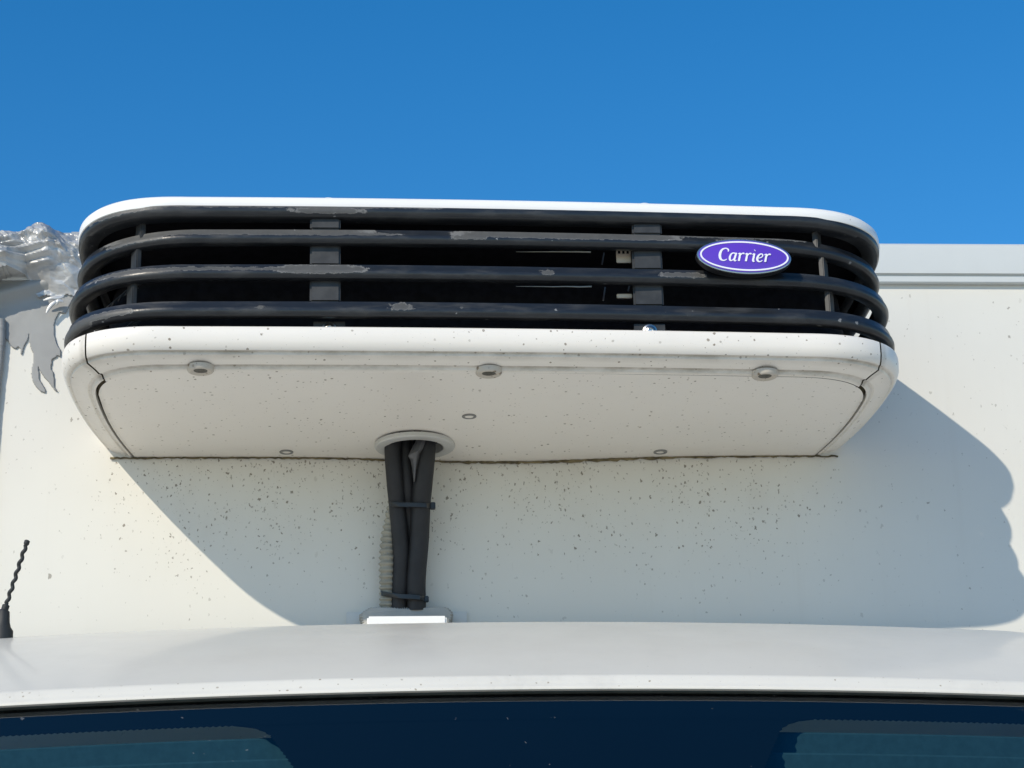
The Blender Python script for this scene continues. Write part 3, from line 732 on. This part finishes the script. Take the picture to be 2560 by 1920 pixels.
tie([(951, 1480, -0.020), (953, 1483, -0.036), (975, 1487, -0.044), (985, 1489, -0.050), (1003, 1491, -0.054), (1030, 1492, -0.056), (1050, 1494, -0.056), (1060, 1496, -0.046), (1063, 1497, -0.030)], (0.008, 0.010, 0.010), (1066, 1498, -0.038))

# roof gland the cables go into
gl = empty('cable_gland', at(1015, 1550, -0.06), 'pale grey ribbed gland with a white flange where the pipes enter the cab roof', 'cable gland')
go = Vector(gl.location)
def gq(px, py, Y): return at(px, py, Y) - go
arch = [(898, 1600), (905, 1556), (899, 1537), (914, 1524), (926, 1518), (1112, 1517), (1124, 1521), (1132, 1531), (1130, 1545), (1126, 1556), (1124, 1600)]
dense = []
for (a, b_) in zip(arch, arch[1:]):
    n = max(2, int(math.hypot(b_[0]-a[0], b_[1]-a[1])/1.6))
    for i in range(n): dense.append((a[0]+(b_[0]-a[0])*i/n, a[1]+(b_[1]-a[1])*i/n))
dense.append(arch[-1])
m = MB(); rows = []
for i, (px, py) in enumerate(dense):
    rb = 0.0014*cos(i*2*pi/4.0)
    row = []
    for (Y, inn) in ((-0.0, 0), (-0.036, 0), (-0.040, 0.6), (-0.042, 1.2)):
        p = gq(px, py, -0.04); c0 = gq(1015, 1545, -0.04)
        d_ = (p-c0); d_.y = 0; p2 = p + d_.normalized()*(rb*(1 if inn < 1 else .4) - inn*0.004); p2.y = Y - go.y
        row.append(p2)
    rows.append(row)
m.grid(rows); b0 = len(m.v); 
m.f.append(tuple(4*i+3 for i in range(len(dense))))
m.build('gland_boot', MAT['boot'], gl, ang=60)
c = (gq(917, 1549, -0.075) + gq(1117, 1549, -0.075))/2
m = MB(); m.box((c.x, c.y, c.z-0.008), (0.134, 0.014, 0.026), 0.003); m.build('gland_flange', MAT['flange'], gl)
c = (gq(866, 1531, -0.004) + gq(1167, 1531, -0.004))/2
m = MB(); m.box((c.x, c.y, c.z-0.03), ((gq(1167, 1531, 0)-gq(866, 1531, 0)).x, 0.010, 0.06), 0.001); m.build('gland_plate', simple('painted_plate', (0.60, 0.60, 0.575), 0.4), gl)

# ------------------------------------------------------------------ foil tape on the upper left
def foil_mat():
    m, nt, b = newmat('foil_tape'); co = coords(nt)
    c = mix(nt, maprange(nt, noise(nt, co, 14, 4), 0.35, 0.65), (0.34, 0.34, 0.335), (0.52, 0.52, 0.51))
    nt.links.new(c, b.inputs['Base Color']); b.inputs['Metallic'].default_value = 0.3
    nt.links.new(maprange(nt, noise(nt, co, 35, 3), 0.3, 0.7, 0.28, 0.5), b.inputs['Roughness'])
    bump(nt, b, noise(nt, mapping(nt, co, (1, 1, 2.5)), 45, 3, 0.5), 0.35, 0.004); return m
MAT['foil'] = foil_mat()
MAT['tape'] = simple('grey_cloth_tape', (0.29, 0.29, 0.28), 0.5, var=0.06, vscale=14, bmp=0.3, bscale=70)
from mathutils import noise as mn
def inside(poly, x, y):
    c = False; j = len(poly)-1
    for i in range(len(poly)):
        xi, yi = poly[i]; xj, yj = poly[j]
        if (yi > y) != (yj > y) and x < (xj-xi)*(y-yi)/(yj-yi)+xi: c = not c
        j = i
    return c
def sheet(poly, step, depth, back):
    """crumpled sheet: outline on the wall plane, depth(px,py) in front of it, closed at the back"""
    xs = [p[0] for p in poly]; ys = [p[1] for p in poly]
    nx = int((max(xs)-min(xs))/step)+2; ny = int((max(ys)-min(ys))/step)+2
    m = MB(); idx = {}
    def vid(i, j, bk):
        k = (i, j, bk)
        if k not in idx:
            px = min(xs)+i*step; py = min(ys)+j*step
            p = at(px, py, 0.0); dd = depth(px, py)
            idx[k] = len(m.v); m.v.append((p.x, -(back if bk else dd), p.z))
        return idx[k]
    cells = {(i, j) for i in range(nx) for j in range(ny) if inside(poly, min(xs)+(i+.5)*step, min(ys)+(j+.5)*step)}
    for (i, j) in cells:
        m.f.append((vid(i, j, 0), vid(i+1, j, 0), vid(i+1, j+1, 0), vid(i, j+1, 0)))
        for (di, dj, a, b_) in ((-1, 0, (0, 0), (0, 1)), (1, 0, (1, 0), (1, 1)), (0, -1, (0, 0), (1, 0)), (0, 1, (0, 1), (1, 1))):
            if (i+di, j+dj) not in cells:
                m.f.append((vid(i+a[0], j+a[1], 0), vid(i+b_[0], j+b_[1], 0), vid(i+b_[0], j+b_[1], 1), vid(i+a[0], j+a[1], 1)))
    return m
def crum(x, y, sx, sy, seed, lac=2.0):
    v = 0; a = 1.0
    for o in range(3):
        v += a*(1-2*abs(mn.noise(Vector((x/sx*lac**o, y/sy*lac**o, seed+o*3.1))))); a *= 0.42
    return v
outline = [(-120, 640), (-60, 618), (0, 606), (30, 602), (58, 600), (72, 590), (82, 577), (96, 570), (110, 568), (118, 578), (128, 584), (165, 586), (230, 578), (260, 600), (262, 720), (208, 722), (200, 728), (190, 744), (168, 738), (140, 748), (118, 741), (98, 748), (86, 728), (76, 706), (66, 698), (40, 697), (0, 706), (-60, 740), (-120, 760)]
def hsh(i, j, k):
    v = sin(i*127.1 + j*311.7 + k*74.7)*43758.5453
    return v - math.floor(v)
def facets(x, y, c, seed):                # random depths on a triangular lattice, flat in between: crumpled sheet
    a = x/c - y/c*0.577; b_ = y/c*1.155; i, j = math.floor(a), math.floor(b_); f, g_ = a-i, b_-j
    if f + g_ < 1: return hsh(i, j, seed)*(1-f-g_) + hsh(i+1, j, seed)*f + hsh(i, j+1, seed)*g_
    return hsh(i+1, j+1, seed)*(f+g_-1) + hsh(i+1, j, seed)*(1-g_) + hsh(i, j+1, seed)*(1-f)
def fd(px, py):
    yl = py + 0.22*(px-100)               # creases rise to the left
    t = (py-585)/112.0
    ytop = 590 + 10*sin(px/23.0)
    bulge = 0.010 + 0.046*sqrt(clamp((py-ytop+14)/30)) * (1 - clamp((py-628)/112))
    fade = 1.0 - 0.55*clamp((px-130)/80)
    lower = 0.050*clamp((72-px)/40)*clamp((py-640)/35)     # bottom left hangs out over the panel
    pl = clamp((155-px)/50)*clamp((py-628)/8)*clamp((690-py)/16)
    pleat = 0.0085*abs(((yl-600)/9.5) % 2 - 1)*pl
    wx = px + 6*mn.noise(Vector((px/30, py/30, 1.0))); wy = py*1.5 - 0.5*px + 8*mn.noise(Vector((px/26, py/26, 4.0)))
    zone = clamp((645-py)/30 + clamp((px-135)/25))
    big = (facets(wx, wy, 46, 3)-0.5)*0.020
    small = (facets(wx, wy, 17, 5)-0.5)*0.012*(0.25+0.75*zone) + (facets(wy, wx, 8, 9)-0.5)*0.0045*zone
    return max(0.0065, bulge*fade + lower + big*(1-0.8*pl) + small*(1-0.6*pl) + pleat - 0.004)
m = sheet(outline, 2.5, fd, 0.001)
m.build('foil_wrap', MAT['foil'], None, smooth=False)
fo = bpy.data.objects['foil_wrap']; tag(fo, 'crumpled silver foil tape wrapped over the panel top left of the cooling unit', 'foil tape')
tape = [(60, 690), (262, 700), (262, 725), (200, 728), (176, 760), (165, 785), (148, 782), (140, 797), (135, 815), (136, 838), (143, 862), (152, 878), (151, 893), (144, 889), (141, 894), (134, 897), (130, 901), (128, 925), (133, 931), (136, 950), (137, 970), (145, 981), (136, 975), (124, 958), (110, 942), (101, 928), (95, 914), (97, 930), (98, 948), (106, 962), (111, 970), (114, 976), (113, 982), (103, 980), (92, 970), (82, 952), (79, 935), (81, 918), (85, 903), (84, 885), (78, 872), (75, 858), (74, 832), (70, 850), (60, 868), (56, 885), (53, 886), (52, 872), (46, 866), (41, 873), (30, 868), (22, 855), (0, 830), (-80, 800), (-80, 700)]
def td(px, py): return 0.0012 + 0.0016 + 0.0015*crum(px, py, 70, 90, 5.0)*max(0.15, min(1, (760-py)/60)) + 0.012*exp(-((py-715+0.25*(px-100))/18.0)**2)*max(0, min(1, (215-px)/60))
m = sheet(tape, 2.0, td, 0.0006)
tp = m.build('torn_tape', MAT['tape'], None, ang=180); tag(tp, 'flat grey tape hanging in torn ragged strips on the white panel below the foil', 'tape')
# ripped curl of foil on the tape
ct = MB()
for pts in ([(108, 751), (130, 745), (150, 744), (160, 738)], [(116, 782), (124, 768), (138, 755), (150, 748)], [(140, 762), (146, 752), (158, 754)]):
    q_ = smooth_pts([at(px, py, -0.020) for px, py in pts], 6)
    ct.tube(q_, [0.0016+0.0022*sin(pi*i/(len(q_)-1)) for i in range(len(q_))], 7, flat=0.6)
ct.build('tape_curl', MAT['foil'], tp)
m = MB(); pp = smooth_pts([at(px, py, -0.007) for px, py in ((2, 800), (1, 850), (-1, 890), (-8, 960), (-18, 1075), (-28, 1250), (-36, 1720))], 14)
m.tube(pp, [0.0080 - 0.0035*i/(len(pp)-1) + 0.0012*crum(i*4, 3, 12, 12, 8) for i in range(len(pp))], 14)
dp = m.build('taped_drain_pipe', MAT['tape'], None, ang=60); tag(dp, 'thin grey tape wrapped pipe running down the panel at the far left edge', 'pipe')
